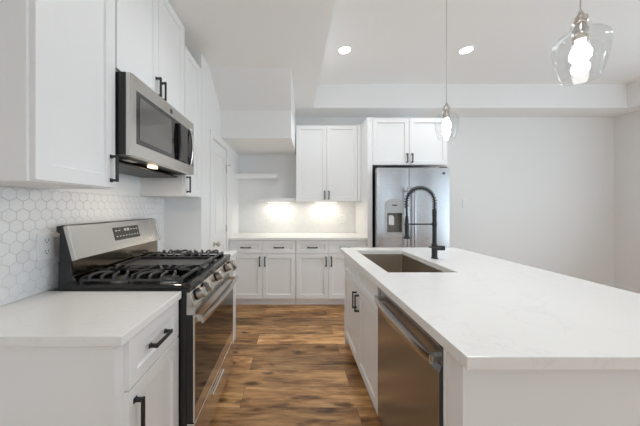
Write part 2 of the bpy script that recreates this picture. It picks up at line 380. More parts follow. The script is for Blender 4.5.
# ================================================================== left run
# -- near base cabinet
def base_body(F, u0, u1, nb, nf, root, toe=0.06, panel=None):
    m_ = MB(); fbox(m_, F, u0, u1, 0.10, CT-TT, nb, nf); m_.build('body', CAB, root, bevel=0.001)
    m_ = MB(); fbox(m_, F, u0+0.001, u1-0.001, 0, 0.10, nb, nf-toe); m_.build('toe_kick', CAB, root)
LN = -0.568   # carcass front of the left base run
t = thing('base_cabinet', (-0.88, 1.0, 0), 'white base cabinet with one drawer and one door at the near left, before the range', 'cabinet')
base_body(FL, 0.80, 1.203, WL+0.0015, LN, t)
MB().box(-0.585, LN, 0.796, 0.80, 0.0, CT-TT).build('corner_stile', CAB, t)
door(FL, 0.834, 1.200, 0.703, 0.876, LN+0.02, t, 1.012, 0.79, 0.125, 'drawer', 0.045)
door(FL, 0.834, 1.200, 0.105, 0.700, LN+0.02, t, 0.866, 0.59, 0.14)
o = B(WL+0.0015, -0.536, 0.7825, 1.204, CT-TT, CT).build('countertop', QUARTZ, bevel=0.003)
o['label'] = 'short white quartz countertop at the near left, in front of the range'; o['category'] = 'countertop'
# -- small base cabinet beyond the range
t = thing('base_cabinet', (-0.88, 2.14, 0), 'narrow white base cabinet beyond the range, beside the pantry wall', 'cabinet')
base_body(FL, 1.991, 2.318, WL+0.0015, LN+0.018, t)
door(FL, 1.994, 2.316, 0.703, 0.876, LN+0.038, t, 2.14, 0.79, 0.13, 'drawer', 0.045)
door(FL, 1.994, 2.316, 0.105, 0.700, LN+0.038, t, 2.01, 0.60, 0.13)
o = B(WL+0.0015, -0.520, 1.990, 2.3185, CT-TT, CT).build('countertop', QUARTZ, bevel=0.003)
o['label'] = 'small white quartz countertop between the range and the pantry wall'; o['category'] = 'countertop'

# -- upper cabinets
UF = -0.87; UB = 1.406
def upper(F, u0, u1, v0, v1, nb, nf, label, name='wall_cabinet'):
    c_ = F.p((u0+u1)/2, v0, (nb+nf)/2); t_ = thing(name, c_, label, 'cabinet')
    m_ = MB(); fbox(m_, F, u0, u1, v0, v1, nb, nf); m_.build('body', CAB, t_, bevel=0.001)
    return t_
t = upper(FL, 0.82, 1.200, UB, CH-0.002, WL+0.0015, UF, 'tall white wall cabinet at the near left with one shaker door')
B(UF-0.045, UF, 0.816, 0.82, UB, CH-0.002).build('corner_stile', CAB, t)
door(FL, 0.824, 1.198, UB+0.003, CH-0.012, UF+0.02, t, 1.168, 1.50, 0.125)
t = upper(FL, 1.203, 1.963, 1.985, CH-0.002, WL+0.0015, UF, 'white two-door wall cabinet directly above the microwave')
door(FL, 1.205, 1.583, 1.99, CH-0.012, UF+0.02, t, 1.553, 2.065, 0.12)
door(FL, 1.585, 1.961, 1.99, CH-0.012, UF+0.02, t, 1.613, 2.065, 0.12)
t = upper(FL, 1.966, 2.3185, UB, 2.60, WL+0.0015, UF, 'narrow white wall cabinet between the microwave and the pantry wall')
door(FL, 1.970, 2.285, UB+0.003, 2.594, UF+0.02, t, 1.999, 1.50, 0.13)
B(UF, UF+0.018, 2.287, 2.319, UB, 2.60).build('filler_strip', CAB, t)

# ================================================================== microwave
MX = -0.778; MY0, MY1, MZ0, MZ1 = 1.206, 1.961, 1.562, 1.974
t = thing('microwave', (-1.0, 1.58, MZ0), 'stainless steel over-the-range microwave mounted under a white wall cabinet', 'microwave')
mb = MB(); mb.prism([(WL+0.0015, MZ0+0.0), (MX-0.03, MZ0+0.012), (MX-0.03, MZ1), (WL+0.0015, MZ1)], 'y', MY0, MY1)
mb.build('body', BSIDE, t, bevel=0.002)
B(MX-0.03, MX-0.004, MY0, MY1, MZ0+0.006, MZ1-0.002).build('front_panel', STEEL, t, bevel=0.003)
# door: steel frame with dark window
FM = FL
GY0, GY1, GZ0, GZ1 = MY0+0.035, MY1-0.02, MZ0+0.072, MZ1-0.075
mb = MB()
for a in ((MY0+0.002, GY0, MZ0+0.01, MZ1-0.006), (GY1, MY1-0.002, MZ0+0.01, MZ1-0.006), (GY0, GY1, MZ0+0.01, GZ0), (GY0, GY1, GZ1, MZ1-0.006)):
    mb.box(MX-0.004, MX, *a)
dd = mb.build('door', STEEL, t)
B(MX-0.003, MX-0.001, GY0, GY1, GZ0, GZ1).build('window', GLASSBLK, dd)
B(MX-0.001, MX+0.0005, GY0+0.028, 1.60, GZ0+0.025, GZ1-0.022).build('inner_glass', GLASSIN, dd)
B(MX-0.001, MX+0.012, 1.690, 1.825, GZ0+0.005, GZ1-0.012).build('keypad', DISPLAY, dd, bevel=0.004)
mb = MB(); pts = [(MX+0.010+0.008*math.sin(PI*k/12), 1.688, GZ0+0.008+(GZ1-GZ0-0.022)*k/12) for k in range(13)]
mb.tube(pts, 0.008, 10).build('grip_edge', BLACK, dd, smooth=True)
mb = MB(); pts = [(MX, 1.885, GZ0-0.004)]+[(MX+0.006+0.014*math.sin(PI*k/12), 1.885, GZ0+0.004+(GZ1-GZ0-0.008)*k/12) for k in range(13)]+[(MX, 1.885, GZ1+0.004)]
mb.tube(pts, 0.010, 10).build('handle', STEEL, dd, smooth=True)
MB().cyl((MX, 1.60, MZ1-0.042), (MX+0.002, 1.60, MZ1-0.042), 0.016).build('badge', mat('badge_grey', (0.16, 0.16, 0.17), 0.3, 0.8), t)
# underside: grease filters and lamp
for y0_ in (1.26, 1.62):
    mb = MB(); 
    for k in range(9): mb.box(-1.13, -0.95, y0_+0.03*k, y0_+0.03*k+0.02, MZ0-0.004, MZ0-0.0003+0.0)
    mb.build('grease_filter', NICKEL, t)
B(-1.17, -0.90, MY0+0.01, MY1-0.01, MZ0-0.014, MZ0-0.0045).build('bottom_plate', BLACK, t, bevel=0.003)
B(-0.885, -0.855, 1.52, 1.58, MZ0-0.001, MZ0+0.012).build('cooktop_lamp', E_HOOD, t)
B(-0.885, -0.845, 1.28, 1.36, MZ0-0.001, MZ0+0.012).build('lamp_cover', NICKEL, t)
area('cooktop_lamp_light', (-0.865, 1.55, MZ0-0.01), (0, 0, 0), 0.03, 0.09, 1.0, (1, 0.85, 0.68))

# ================================================================== range
RY0, RY1 = 1.209, 1.985
t = thing('gas_range', (-0.83, 1.586, 0), 'freestanding stainless steel gas range with black cooktop and backguard', 'range')
B(-1.13, -0.515, RY0, RY1, 0.03, 0.905).build('body', BSIDE, t, bevel=0.003)
mb = MB()
for x_ in (-1.12, -0.56):
    for y_ in (RY0+0.05, RY1-0.05): MB().cyl((x_, y_, 0), (x_, y_, 0.03), 0.018).build('foot', BLACK, t)
# cooktop tray with raised rim
mb = MB(); mb.box(-1.13, -0.50, RY0-0.001, RY1+0.001, 0.905, 0.925)
mb.box(-0.535, -0.495, RY0-0.001, RY1+0.001, 0.925, 0.946)
mb.box(-1.13, -0.535, RY0-0.001, RY0+0.016, 0.925, 0.944); mb.box(-1.13, -0.535, RY1-0.016, RY1+0.001, 0.925, 0.944)
mb.build('cooktop', ENAMEL, t, bevel=0.004)
# backguard
mb = MB(); mb.prism([(-1.135, 0.945), (-1.075, 0.945), (-1.075, 1.06), (-1.056, 1.062), (-1.099, 1.226), (-1.115, 1.232), (-1.145, 1.226), (-1.145, 1.200), (-1.130, 1.190)], 'y', RY0, RY1)
bg = mb.build('backguard', BSIDE, t, bevel=0.002)
mb = MB(); mb.prism([(-1.0755, 0.955), (-1.072, 0.955), (-1.072, 1.058), (-1.0755, 1.058)], 'y', RY0+0.006, RY1-0.006)
mb.build('lower_panel', mat('dark_polished_steel', (0.33, 0.28, 0.22), 0.16, 1), bg)
def slope(u, off=0.0):      # u 0 bottom .. 1 top of the sloping fascia
    return (-1.0555-0.043*u+off*0.97, 1.062+0.164*u+off*0.25)
def slab(y0, y1, a, b_, o0, o1, name, m_, par, bev=0):
    q = [slope(a, o0), slope(b_, o0), slope(b_, o1), slope(a, o1)]
    return MB().prism(q, 'y', y0, y1).build(name, m_, par, bevel=bev)
slab(RY0+0.014, RY1-0.014, 0.0, 1.0, 0.0, 0.006, 'fascia', STEEL, bg, 0.002)
slab(RY0-0.003, RY0+0.014, -0.01, 1.01, -0.012, 0.009, 'end_cap', STEEL, bg, 0.002)
slab(RY1-0.014, RY1+0.003, -0.01, 1.01, -0.012, 0.009, 'end_cap', STEEL, bg, 0.002)
dp = slab(1.50, 1.74, 0.33, 0.80, 0.005, 0.008, 'display', DISPLAY, bg)
mb = MB()
def mark(y0, y1, a, b_): mb.prism([slope(a, 0.008), slope(b_, 0.008), slope(b_, 0.0086), slope(a, 0.0086)], 'y', y0, y1)
for k in range(4): mark(1.594+0.012*k+(0.004 if k > 1 else 0), 1.602+0.012*k+(0.004 if k > 1 else 0), 0.64, 0.73)
mb.build('clock_digits', GLYPH, dp); mb = MB()
for k in range(8): mark(1.515+0.028*k, 1.527+0.028*k, 0.45, 0.48)
for k in (0, 1, 5, 6, 7): mark(1.515+0.028*k, 1.53+0.028*k, 0.66, 0.69)
mb.build('button_marks', GLYPH, dp)
MB().prism([(-1.133, 0.925), (-1.133, 1.055), (-1.095, 1.058), (-1.078, 1.045), (-1.070, 0.985), (-1.055, 0.955), (-1.02, 0.9255), (-1.02, 0.925)], 'y', RY0-0.002, RY0+0.010).build('side_cheek', ENAMEL, t, bevel=0.002)
# burners
spots = [(-0.66, 1.345, 0.045), (-0.93, 1.345, 0.036), (-0.66, 1.846, 0.045), (-0.93, 1.846, 0.036), (-0.79, 1.595, 0.04)]
for x_, y_, r_ in spots:
    q = MB().lathe((x_, y_, 0.925), [(r_*1.2, 0), (r_*1.15, 0.008), (r_*0.9, 0.010)], seg=28).build('burner', NICKEL, t, smooth=True)
    MB().lathe((x_, y_, 0.935), [(r_, 0), (r_, 0.007), (r_*0.85, 0.011)], seg=28).build('burner_cap', IRON, q, smooth=True)
# grates
GX0, GX1, GT = -1.05, -0.545, 0.984
def grate(y0, y1, cy):
    m_ = MB(); w_ = 0.012; zb_ = GT-0.022; zt_ = GT-0.010
    m_.box(GX0, GX1, y0, y0+w_, zb_-0.008, zt_-0.010); m_.box(GX0, GX1, y1-w_, y1, zb_-0.008, zt_-0.010)
    m_.box(GX0, GX0+w_, y0+w_, y1-w_, zb_, zt_); m_.box(GX1-w_, GX1, y0+w_, y1-w_, zb_, zt_)
    for x_ in (GX0+0.007, (GX0+GX1)/2, GX1-0.007):
        for y_ in (y0+0.007, y1-0.007): m_.cyl((x_, y_, 0.9255), (x_, y_, GT-0.015), 0.009, 0.008, 8)
    xc_ = (GX0+GX1)/2
    m_.box(xc_-0.006, xc_+0.006, y0+w_, y1-w_, GT-0.016, GT)
    for k in range(8):
        x_ = GX0+0.045+k*(GX1-GX0-0.09)/7
        bx_ = -0.66 if x_ > xc_ else -0.93
        dx_ = (bx_-x_)
        for y_, s_ in ((y0, 1), (y1, -1)):
            reach = abs(cy-y_)-0.028-0.018*(abs(dx_) < 0.05)
            p = [(x_, y_+0.006*s_, GT-0.026), (x_, y_+0.009*s_, GT-0.008), (x_+dx_*0.05, y_+0.026*s_, GT), (x_+dx_*0.2, y_+0.055*s_, GT), (x_+dx_*0.45, y_+reach*s_, GT-0.001), (x_+dx_*0.5, y_+(reach+0.006)*s_, GT-0.006)]
            m_.tube(p, [0.0075, 0.008, 0.0078, 0.0072, 0.0065, 0.005], 8)
    for x_, e_ in ((GX0+0.006, 1), (GX1-0.006, -1)):
        m_.tube([(x_, cy, GT-0.016), (x_+0.006*e_, cy, GT-0.002), (x_+0.03*e_, cy, GT), (x_+0.06*e_, cy, GT-0.002)], 0.006, 8)
    m_.tube([(xc_-0.005, cy, GT-0.004), (xc_-0.09, cy, GT-0.004)], 0.0055, 8); m_.tube([(xc_+0.005, cy, GT-0.004), (xc_+0.09, cy, GT-0.004)], 0.0055, 8)
    return m_
GA, GB = (1.228, 1.462), (1.727, 1.965)
grate(*GA, 1.345).build('grate', IRON, t, smooth=True)
grate(*GB, 1.846).build('grate', IRON, t, smooth=True)
m_ = MB(); ya, yb = 1.467, 1.722
m_.box(GX0, GX1, ya, ya+0.012, GT-0.026, GT-0.004).box(GX0, GX1, yb-0.012, yb, GT-0.026, GT-0.004).box(GX0, GX0+0.012, ya+0.012, yb-0.012, GT-0.026, GT-0.004).box(GX1-0.012, GX1, ya+0.012, yb-0.012, GT-0.026, GT-0.004)
for x_ in (GX0+0.007, GX1-0.007):
    for y_ in (ya+0.006, yb-0.006): m_.cyl((x_, y_, 0.9255), (x_, y_, GT-0.012), 0.009, 0.008, 8)
m_.build('grate', IRON, t)
m_ = MB(); m_.box(GX0+0.014, GX1-0.03, ya+0.014, yb-0.03, GT-0.030, GT-0.018)
m_.build('griddle', GRIDDLE, t, bevel=0.002)
# control panel, sloping outward below the cooktop lip
cpq = [(-0.515, 0.905), (-0.500, 0.905), (-0.476, 0.845), (-0.474, 0.840), (-0.515, 0.840)]
MB().prism(cpq, 'y', RY0+0.001, RY1-0.001).build('control_panel', STEEL, t, bevel=0.002)
kd = Vector((0.954, 0, 0.30)).normalized()
for y_ in (1.275, 1.380, 1.597, 1.815, 1.92):
    c_ = Vector((-0.487, y_, 0.878))
    q = MB().lathe(c_, [(0.030, 0), (0.030, 0.004)], kd, 24).build('knob_ring', BSIDE, t, smooth=True)
    mb = MB().lathe(c_+kd*0.004, [(0.027, 0), (0.0275, 0.004), (0.0255, 0.032), (0.022, 0.036)], kd, 28)
    up = Vector((-0.3, 0, 0.954)); a = c_+kd*0.039
    mb.tube([a-up*0.017, a+up*0.017], 0.0045, 8)
    mb.build('knob', KNOB, q, smooth=True)
# louvres
for y_ in (1.30, 1.50, 1.70):
    mb = MB()
    for k in range(3):
        zz = 0.829-0.0115*k
        mb.box(-0.4755, -0.4733, y_, y_+0.16, zz, zz+0.0055)
    mb.build('vent_slots', SLOT, t)
B(-0.515, -0.474, RY0+0.001, RY1-0.001, 0.797, 0.8399).build('vent_panel', STEEL, t)
# oven door
B(-0.515, -0.484, RY0+0.002, RY1-0.002, 0.275, 0.795).build('door_core', BSIDE, t)
mb = MB(); DXF = -0.476
for a in ((RY0+0.002, RY0+0.008, 0.275, 0.795), (RY1-0.008, RY1-0.002, 0.275, 0.795), (RY0+0.008, RY1-0.008, 0.275, 0.35), (RY0+0.008, RY1-0.008, 0.75, 0.795)):
    mb.box(-0.484, DXF, *a)
dd = mb.build('oven_door', STEEL, t)
B(-0.4835, DXF-0.001, RY0+0.008, RY1-0.008, 0.35, 0.75).build('oven_window', GLASSBLK, dd)
mb = MB(); N = 20; rings = []
for k in range(N+1):
    y_ = RY0+0.012+(RY1-RY0-0.024)*k/N; s_ = math.sin(PI*k/N)
    x_ = -0.440+0.018*s_; z_ = 0.768
    rings.append([(x_-0.007, y_, z_-0.015), (x_+0.004, y_, z_-0.013), (x_+0.007, y_, z_), (x_+0.004, y_, z_+0.013), (x_-0.007, y_, z_+0.015)])
mb.rings(rings); mb.box(DXF, -0.442, RY0+0.02, RY0+0.05, 0.758, 0.778); mb.box(DXF, -0.442, RY1-0.05, RY1-0.02, 0.758, 0.778)
mb.build('handle', STEEL, dd, smooth=True)
# storage drawer
dd = B(-0.515, DXF, RY0+0.002, RY1-0.002, 0.075, 0.268).build('storage_drawer', STEEL, t, bevel=0.003)
B(DXF, DXF+0.010, 1.47, 1.70, 0.195, 0.222).build('drawer_pull', CHROME, dd, bevel=0.004)

# ================================================================== wall outlets
def outlet(F, uc, vc, n, label, kind='outlet', w_=0.080, h_=0.126):
    t_ = thing('wall_outlet' if kind == 'outlet' else 'light_switch', F.p(uc, vc-h_/2, n), label, 'outlet' if kind == 'outlet' else 'light switch')
    m_ = MB(); fbox(m_, F, uc-w_/2, uc+w_/2, vc-h_/2, vc+h_/2, n, n+0.0085); m_.build('cover_plate', PLATE, t_, bevel=0.002)
    if kind == 'outlet':
        for dv in (-0.026, 0.026):
            m_ = MB(); fbox(m_, F, uc-0.017, uc+0.017, vc+dv-0.014, vc+dv+0.014, n+0.0085, n+0.0105); q_ = m_.build('socket', PLATE, t_, bevel=0.001)
            m_ = MB(); fbox(m_, F, uc-0.009, uc-0.006, vc+dv-0.002, vc+dv+0.008, n+0.0105, n+0.011); fbox(m_, F, uc+0.006, uc+0.009, vc+dv-0.002, vc+dv+0.008, n+0.0105, n+0.011)
            fbox(m_, F, uc-0.003, uc+0.003, vc+dv-0.011, vc+dv-0.006, n+0.0105, n+0.011); m_.build('slots', SLOT, q_)
    else:
        m_ = MB(); fbox(m_, F, uc-0.016, uc+0.016, vc-0.033, vc+0.033, n+0.0085, n+0.012); m_.build('rocker', PLATE, t_, bevel=0.001)
outlet(FL, 1.198, 1.132, WL+0.0101, 'white double wall outlet in the hexagon tiles left of the range')
outlet(FB, -0.37, 1.14, -YB+0.0101, 'white wall outlet on the far backsplash under the lower floating shelf')
outlet(FB, 0.775, 1.14, -YB+0.0101, 'white wall outlet on the far backsplash under the wall cabinet, nearer the refrigerator')
outlet(FB, 3.63, 0.385, -YB+0.0012, 'low white wall outlet on the far wall, just above the island edge')
outlet(FB, 2.715, 1.38, -YB+0.0012, 'white light switch on the far wall right of the refrigerator', 'switch')

# ================================================================== back run
BF = -3.325   # carcass front (n = -y)
def back_base(u0, um, u1, label, ends):
    t_ = thing('base_cabinet', ((u0+u1)/2, 3.63, 0), label, 'cabinet', None)
    base_body(FB, u0, u1, -YB+0.0015, BF, t_)
    e0, e1 = ends
    for a, b_ in ((e0, um), (um, e1)):
        door(FB, a, b_, 0.703, 0.876, BF+0.02, t_, (a+b_)/2, 0.785, 0.13, 'drawer', 0.045)
    door(FB, e0, um, 0.105, 0.700, BF+0.02, t_, um-0.035, 0.60, 0.13)
    door(FB, um, e1, 0.105, 0.700, BF+0.02, t_, um+0.035, 0.60, 0.13)
back_base(PX+0.0015, -0.405, 0.037, 'white two-door, two-drawer base cabinet on the far wall beside the pantry door', (PX+0.005, 0.035))
back_base(0.039, 0.47, 0.978, 'white two-door, two-drawer base cabinet on the far wall beside the refrigerator', (0.041, 0.90))
o = B(PX+0.0015, 0.978, 3.285, YB-0.0015, CT-TT, CT).build('countertop', QUARTZ, bevel=0.003)
o['label'] = 'long white quartz countertop along the far wall under the floating shelves'; o['category'] = 'countertop'
t = upper(FB, 0.043, 0.978, UB, 2.50, -YB+0.0015, -3.62, 'white two-door wall cabinet on the far wall, right of the floating shelves')
door(FB, 0.046, 0.484, UB+0.003, 2.497, -3.60, t, 0.455, 1.49, 0.12)
door(FB, 0.486, 0.926, UB+0.003, 2.497, -3.60, t, 0.515, 1.49, 0.12)
m = MB(); fbox(m, FB, 0.93, 0.978, UB, 2.50, -3.62, -3.60); m.build('filler_strip', CAB, t)
# tall panel beside the fridge
o = B(0.980, 1.044, 3.285, YB-0.0015, 0, 2.50).build('side_panel', CAB, bevel=0.002)
o['label'] = 'tall white panel between the far countertop and the refrigerator'; o['category'] = 'panel'
t = upper(FB, 1.047, 2.045, 1.875, 2.50, -YB+0.0015, BF, 'white two-door cabinet above the refrigerator')
door(FB, 1.050, 1.537, 1.878, 2.497, BF+0.02, t, 1.505, 1.965, 0.12)
door(FB, 1.539, 2.042, 1.878, 2.497, BF+0.02, t, 1.571, 1.965, 0.12)
# floating shelves
o = B(PX+0.0015, -0.232, 3.66, YB-0.0015, 1.752, 1.805).build('floating_shelf', CAB, bevel=0.002)
o['label'] = 'higher white floating shelf fixed beside the pantry door corner'; o['category'] = 'shelf'
o = B(-0.53, 0.041, 3.66, YB-0.0015, 1.405, 1.448).build('floating_shelf', CAB, bevel=0.002)
o['label'] = 'lower white floating shelf with a light beneath, touching the wall cabinet'; o['category'] = 'shelf'
# under-cabinet lights
for xc, lab in ((-0.22, 'slim lit strip light under the lower floating shelf'), (0.50, 'slim lit strip light under the white wall cabinet on the far wall')):
    zc = 1.405 if xc < 0 else UB
    t_ = thing('strip_light', (xc, 3.80, zc-0.014), lab, 'light')
    B(xc-0.17, xc+0.17, 3.775, 3.825, zc-0.014, zc-0.0003).build('housing', PLATE, t_, bevel=0.002)
    B(xc-0.16, xc+0.16, 3.781, 3.819, zc-0.0165, zc-0.0142).build('diffuser', E_LED, t_)
    area('strip_light_beam', (xc, 3.80, zc-0.02), (0, 0, 0), 0.34, 0.03, LP['led'], (1, 0.90, 0.72))

# ================================================================== refrigerator
RX0, RX1, RF = 1.062, 1.978, 3.15
t = thing('refrigerator', (1.515, 3.52, 0), 'stainless steel side-by-side refrigerator with a water dispenser in the left door', 'refrigerator')
B(RX0+0.005, RX1-0.005, 3.23, 3.92, 0.02, 1.80).build('body', BSIDE, t, bevel=0.003)
mb = MB()
for x_ in (RX0+0.08, RX1-0.08):
    for y_ in (3.3, 3.86): MB().cyl((x_, y_, 0), (x_, y_, 0.02), 0.02).build('foot', BLACK, t)
SM = 1.468
def fdoor(x0, x1, holes=None):
    m_ = MB(); n_ = 10; z0, z1 = 0.06, 1.815
    # front face gently bowed
    def yy(x_): 
        s_ = (x_-x0)/(x1-x0); return RF+0.010*(2*s_-1)**2
    if not holes:
        xs = [x0+(x1-x0)*k/n_ for k in range(n_+1)]; zs = [z0, z1]
    else:
        hx0, hx1, hz0, hz1 = holes
        xs = sorted(set([x0+(x1-x0)*k/n_ for k in range(n_+1) if not (hx0-0.02 < x0+(x1-x0)*k/n_ < hx1+0.02)]+[hx0, (hx0+hx1)/2, hx1])); zs = [z0, hz0, hz1, z1]
    V = [[m_.bm.verts.new((x_, yy(x_), z_)) for z_ in zs] for x_ in xs]
    W = [[m_.bm.verts.new((x_, 3.225, z_)) for z_ in zs] for x_ in xs]
    nx, nz = len(xs), len(zs)
    def inhole(i, j): return holes and holes[0]-1e-6 <= xs[i] and xs[i+1] <= holes[1]+1e-6 and j == 1
    for i in range(nx-1):
        for j in range(nz-1):
            if inhole(i, j): continue
            m_.bm.faces.new([V[i][j], V[i+1][j], V[i+1][j+1], V[i][j+1]]); m_.bm.faces.new([W[i][j], W[i][j+1], W[i+1][j+1], W[i+1][j]])
        m_.bm.faces.new([V[i][0], W[i][0], W[i+1][0], V[i+1][0]]); m_.bm.faces.new([V[i][-1], V[i+1][-1], W[i+1][-1], W[i][-1]])
    for j in range(nz-1):
        m_.bm.faces.new([V[0][j], V[0][j+1], W[0][j+1], W[0][j]]); m_.bm.faces.new([V[-1][j], W[-1][j], W[-1][j+1], V[-1][j+1]])
    if holes:
        for i in range(nx-1):
            if inhole(i, 1):
                for j in (1, 2): m_.bm.faces.new([V[i][j], V[i+1][j], W[i+1][j], W[i][j]])
        for i in range(nx):
            if abs(xs[i]-holes[0]) < 1e-6 or abs(xs[i]-holes[1]) < 1e-6: m_.bm.faces.new([V[i][1], W[i][1], W[i][2], V[i][2]])
    return m_.build('door', STEELB, t, smooth=True)
HX0, HX1, HZ0, HZ1 = 1.184, 1.373, 1.00, 1.245
dl = fdoor(RX0, SM-0.004, (HX0, HX1, HZ0, HZ1)); dr = fdoor(SM+0.004, RX1)
def fbar(xc, par):
    m_ = MB(); m_.tube([(xc, RF-0.044, 0.55), (xc, RF-0.050, 0.57), (xc, RF-0.052, 1.10), (xc, RF-0.050, 1.55), (xc, RF-0.044, 1.57)], 0.013, 14)
    for z_ in (0.60, 1.52): m_.cyl((xc, RF+0.008, z_), (xc, RF-0.045, z_), 0.010)
    m_.build('handle', STEELB, par, smooth=True)
fbar(SM-0.04, dl); fbar(SM+0.045, dr)
MB().cyl((RX1-0.075, RF+0.006, 1.745), (RX1-0.075, RF-0.002, 1.745), 0.016).build('badge', mat('badge_blue_grey', (0.12, 0.13, 0.15), 0.3, 0.7), dr)
GREYP = mat('dispenser_grey', (0.42, 0.41, 0.40), 0.3, 0.6)
mb = MB()
x0, x1 = 1.159, 1.398
arch = [(x0, 1.245), (x1, 1.245), (x1, 1.36)]+[((x0+x1)/2+(x1-x0)/2*math.cos(PI*k/10), 1.36+0.065*math.sin(PI*k/10)) for k in range(1, 10)]+[(x0, 1.36)]
mb.prism(arch, 'y', RF-0.006, RF+0.006)
mb.box(x0, HX0, RF-0.006, RF+0.006, 1.0, 1.245); mb.box(HX1, x1, RF-0.006, RF+0.006, 1.0, 1.245)
mb.prism([(x0, 1.0), (x0, 0.985)]+[(x0+(x1-x0)*k/8, 0.985-0.03*math.sin(PI*k/8)) for k in range(1, 8)]+[(x1, 0.985), (x1, 1.0)], 'y', RF-0.008, RF+0.006)
dz = mb.build('dispenser_frame', GREYP, dl)
B(1.245, 1.31, RF-0.0085, RF-0.0062, 1.335, 1.35).build('dispenser_display', DISPLAY, dz)
mb = MB(); mb.box(HX0-0.003, HX1+0.003, 3.218, 3.2245, HZ0-0.003, HZ1+0.003)
mb.build('cavity_back', mat('cavity_grey', (0.17, 0.155, 0.13), 0.35, 0.3), dz)
mb = MB(); mb.prism([(1.215, 1.215), (1.265, 1.215), (1.285, 1.19), (1.285, 1.09), (1.215, 1.09)], 'y', 3.175, 3.2175)
mb.build('dispenser_paddle', PLATE, dz, bevel=0.005)
for x_ in (RX0+0.06, RX1-0.06):
    B(x_-0.04, x_+0.04, 3.17, 3.27, 1.8155, 1.832).build('hinge_cover', BLACK, t, bevel=0.003)
B(RX0+0.01, RX1-0.01, 3.19, 3.228, 0.02, 0.055).build('kick_grille', BSIDE, t)

# ================================================================== island
IX0, IX1, IY0, IY1 = 0.471, 1.62, 0.676, 2.50
SX0, SX1, SY0, SY1 = 0.590, 1.022, 1.55, 2.345
mb = MB(); xs = [IX0, SX0, SX1, IX1]; ys = [IY0, SY0, SY1, IY1]
T = [[mb.bm.verts.new((x_, y_, CT)) for y_ in ys] for x_ in xs]; Bt = [[mb.bm.verts.new((x_, y_, CT-0.037)) for y_ in ys] for x_ in xs]
for i in range(3):
    for j in range(3):
        if i == 1 and j == 1: continue
        mb.bm.faces.new([T[i][j], T[i+1][j], T[i+1][j+1], T[i][j+1]]); mb.bm.faces.new([Bt[i][j], Bt[i][j+1], Bt[i+1][j+1], Bt[i+1][j]])
for i in range(3):
    for j in (0, 3): mb.bm.faces.new([T[i][j], T[i+1][j], Bt[i+1][j], Bt[i][j]]); mb.bm.faces.new([T[j][i], T[j][i+1], Bt[j][i+1], Bt[j][i]])
for a, b_ in (((1, 1), (2, 1)), ((2, 1), (2, 2)), ((2, 2), (1, 2)), ((1, 2), (1, 1))):
    mb.bm.faces.new([T[a[0]][a[1]], T[b_[0]][b_[1]], Bt[b_[0]][b_[1]], Bt[a[0]][a[1]]])
o = mb.build('countertop', QUARTZ, bevel=0.0025); o['label'] = 'large white quartz countertop of the island with an undermount sink opening'; o['category'] = 'countertop'
IT = CT-0.037
IF = -0.512  # carcass front plane n=-x
t = thing('sink_cabinet', (0.8, 1.92, 0), 'white island sink cabinet with two doors facing the range', 'cabinet')
CY0, CY1 = 1.452, 2.40
m = MB(); IXB = 1.13
m.box(0.512, 0.53, CY0, CY1, 0.10, IT); m.box(0.53, IXB, CY0, CY0+0.018, 0.10, IT); m.box(0.53, IXB, CY1-0.018, CY1, 0.10, IT); m.box(IXB-0.018, IXB, CY0+0.018, CY1-0.018, 0.10, IT); m.box(0.53, IXB-0.018, CY0+0.018, CY1-0.018, 0.10, 0.118)
m.build('body', CAB, t)
B(0.572, IXB, CY0, CY1, 0, 0.0995).build('toe_kick', CAB, t)
YM = 1.905
for a, b_ in ((CY0+0.002, YM), (YM, CY1-0.002)):
    door(FI, a, b_, 0.703, 0.872, IF+0.02, t, None, None, name='false_drawer', rail=0.045)
door(FI, CY0+0.002, YM, 0.105, 0.700, IF+0.02, t, YM-0.035, 0.60, 0.13)
door(FI, YM, CY1-0.002, 0.105, 0.700, IF+0.02, t, YM+0.035, 0.60, 0.13)
# dishwasher
DW0, DW1 = 0.826, 1.447
t = thing('dishwasher', (0.8, 1.137, 0), 'stainless steel dishwasher with a bowed bar handle built into the island', 'dishwasher')
B(0.53, 1.09, DW0+0.012, DW1-0.006, 0.03, IT-0.012).build('tub', BSIDE, t)
mb = MB()
for x_ in (0.6, 1.04):
    for y_ in (DW0+0.06, DW1-0.06): MB().cyl((x_, y_, 0), (x_, y_, 0.03), 0.015).build('foot', BLACK, t)
mb = MB(); DF = 0.490
mb.prism([(DF+0.04, 0.10), (DF, 0.10), (DF, 0.760), (DF+0.012, 0.790), (DF+0.012, 0.835), (DF, 0.850), (DF, 0.868), (DF+0.04, 0.868)], 'y', DW0+0.016, DW1-0.003)
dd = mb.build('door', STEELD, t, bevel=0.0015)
B(0.575, 0.585, DW0+0.01, DW1-0.01, 0.0, 0.095).build('kick_plate', BSIDE, t)
N = 24; rings = []
for k in range(N+1):
    y_ = DW0+0.03+(DW1-DW0-0.045)*k/N; s_ = math.sin(PI*k/N)**0.8 if 0 < k < N else 0
    x_ = DF-0.018-0.024*s_; zz = 0.800
    rings.append([(x_+0.007, y_, zz-0.019), (x_-0.004, y_, zz-0.017), (x_-0.007, y_, zz), (x_-0.004, y_, zz+0.015), (x_+0.007, y_, zz+0.017)])
mb = MB().rings(rings); mb.box(DF-0.018, DF+0.011, DW0+0.024, DW0+0.05, 0.792, 0.812); mb.box(DF-0.018, DF+0.011, DW1-0.045, DW1-0.02, 0.792, 0.812)
mb.build('handle', STEEL, dd, smooth=True)
MB().cyl((DF+0.0125, 1.13, 0.826), (DF+0.011, 1.13, 0.826), 0.006).build('badge', CHROME, dd)
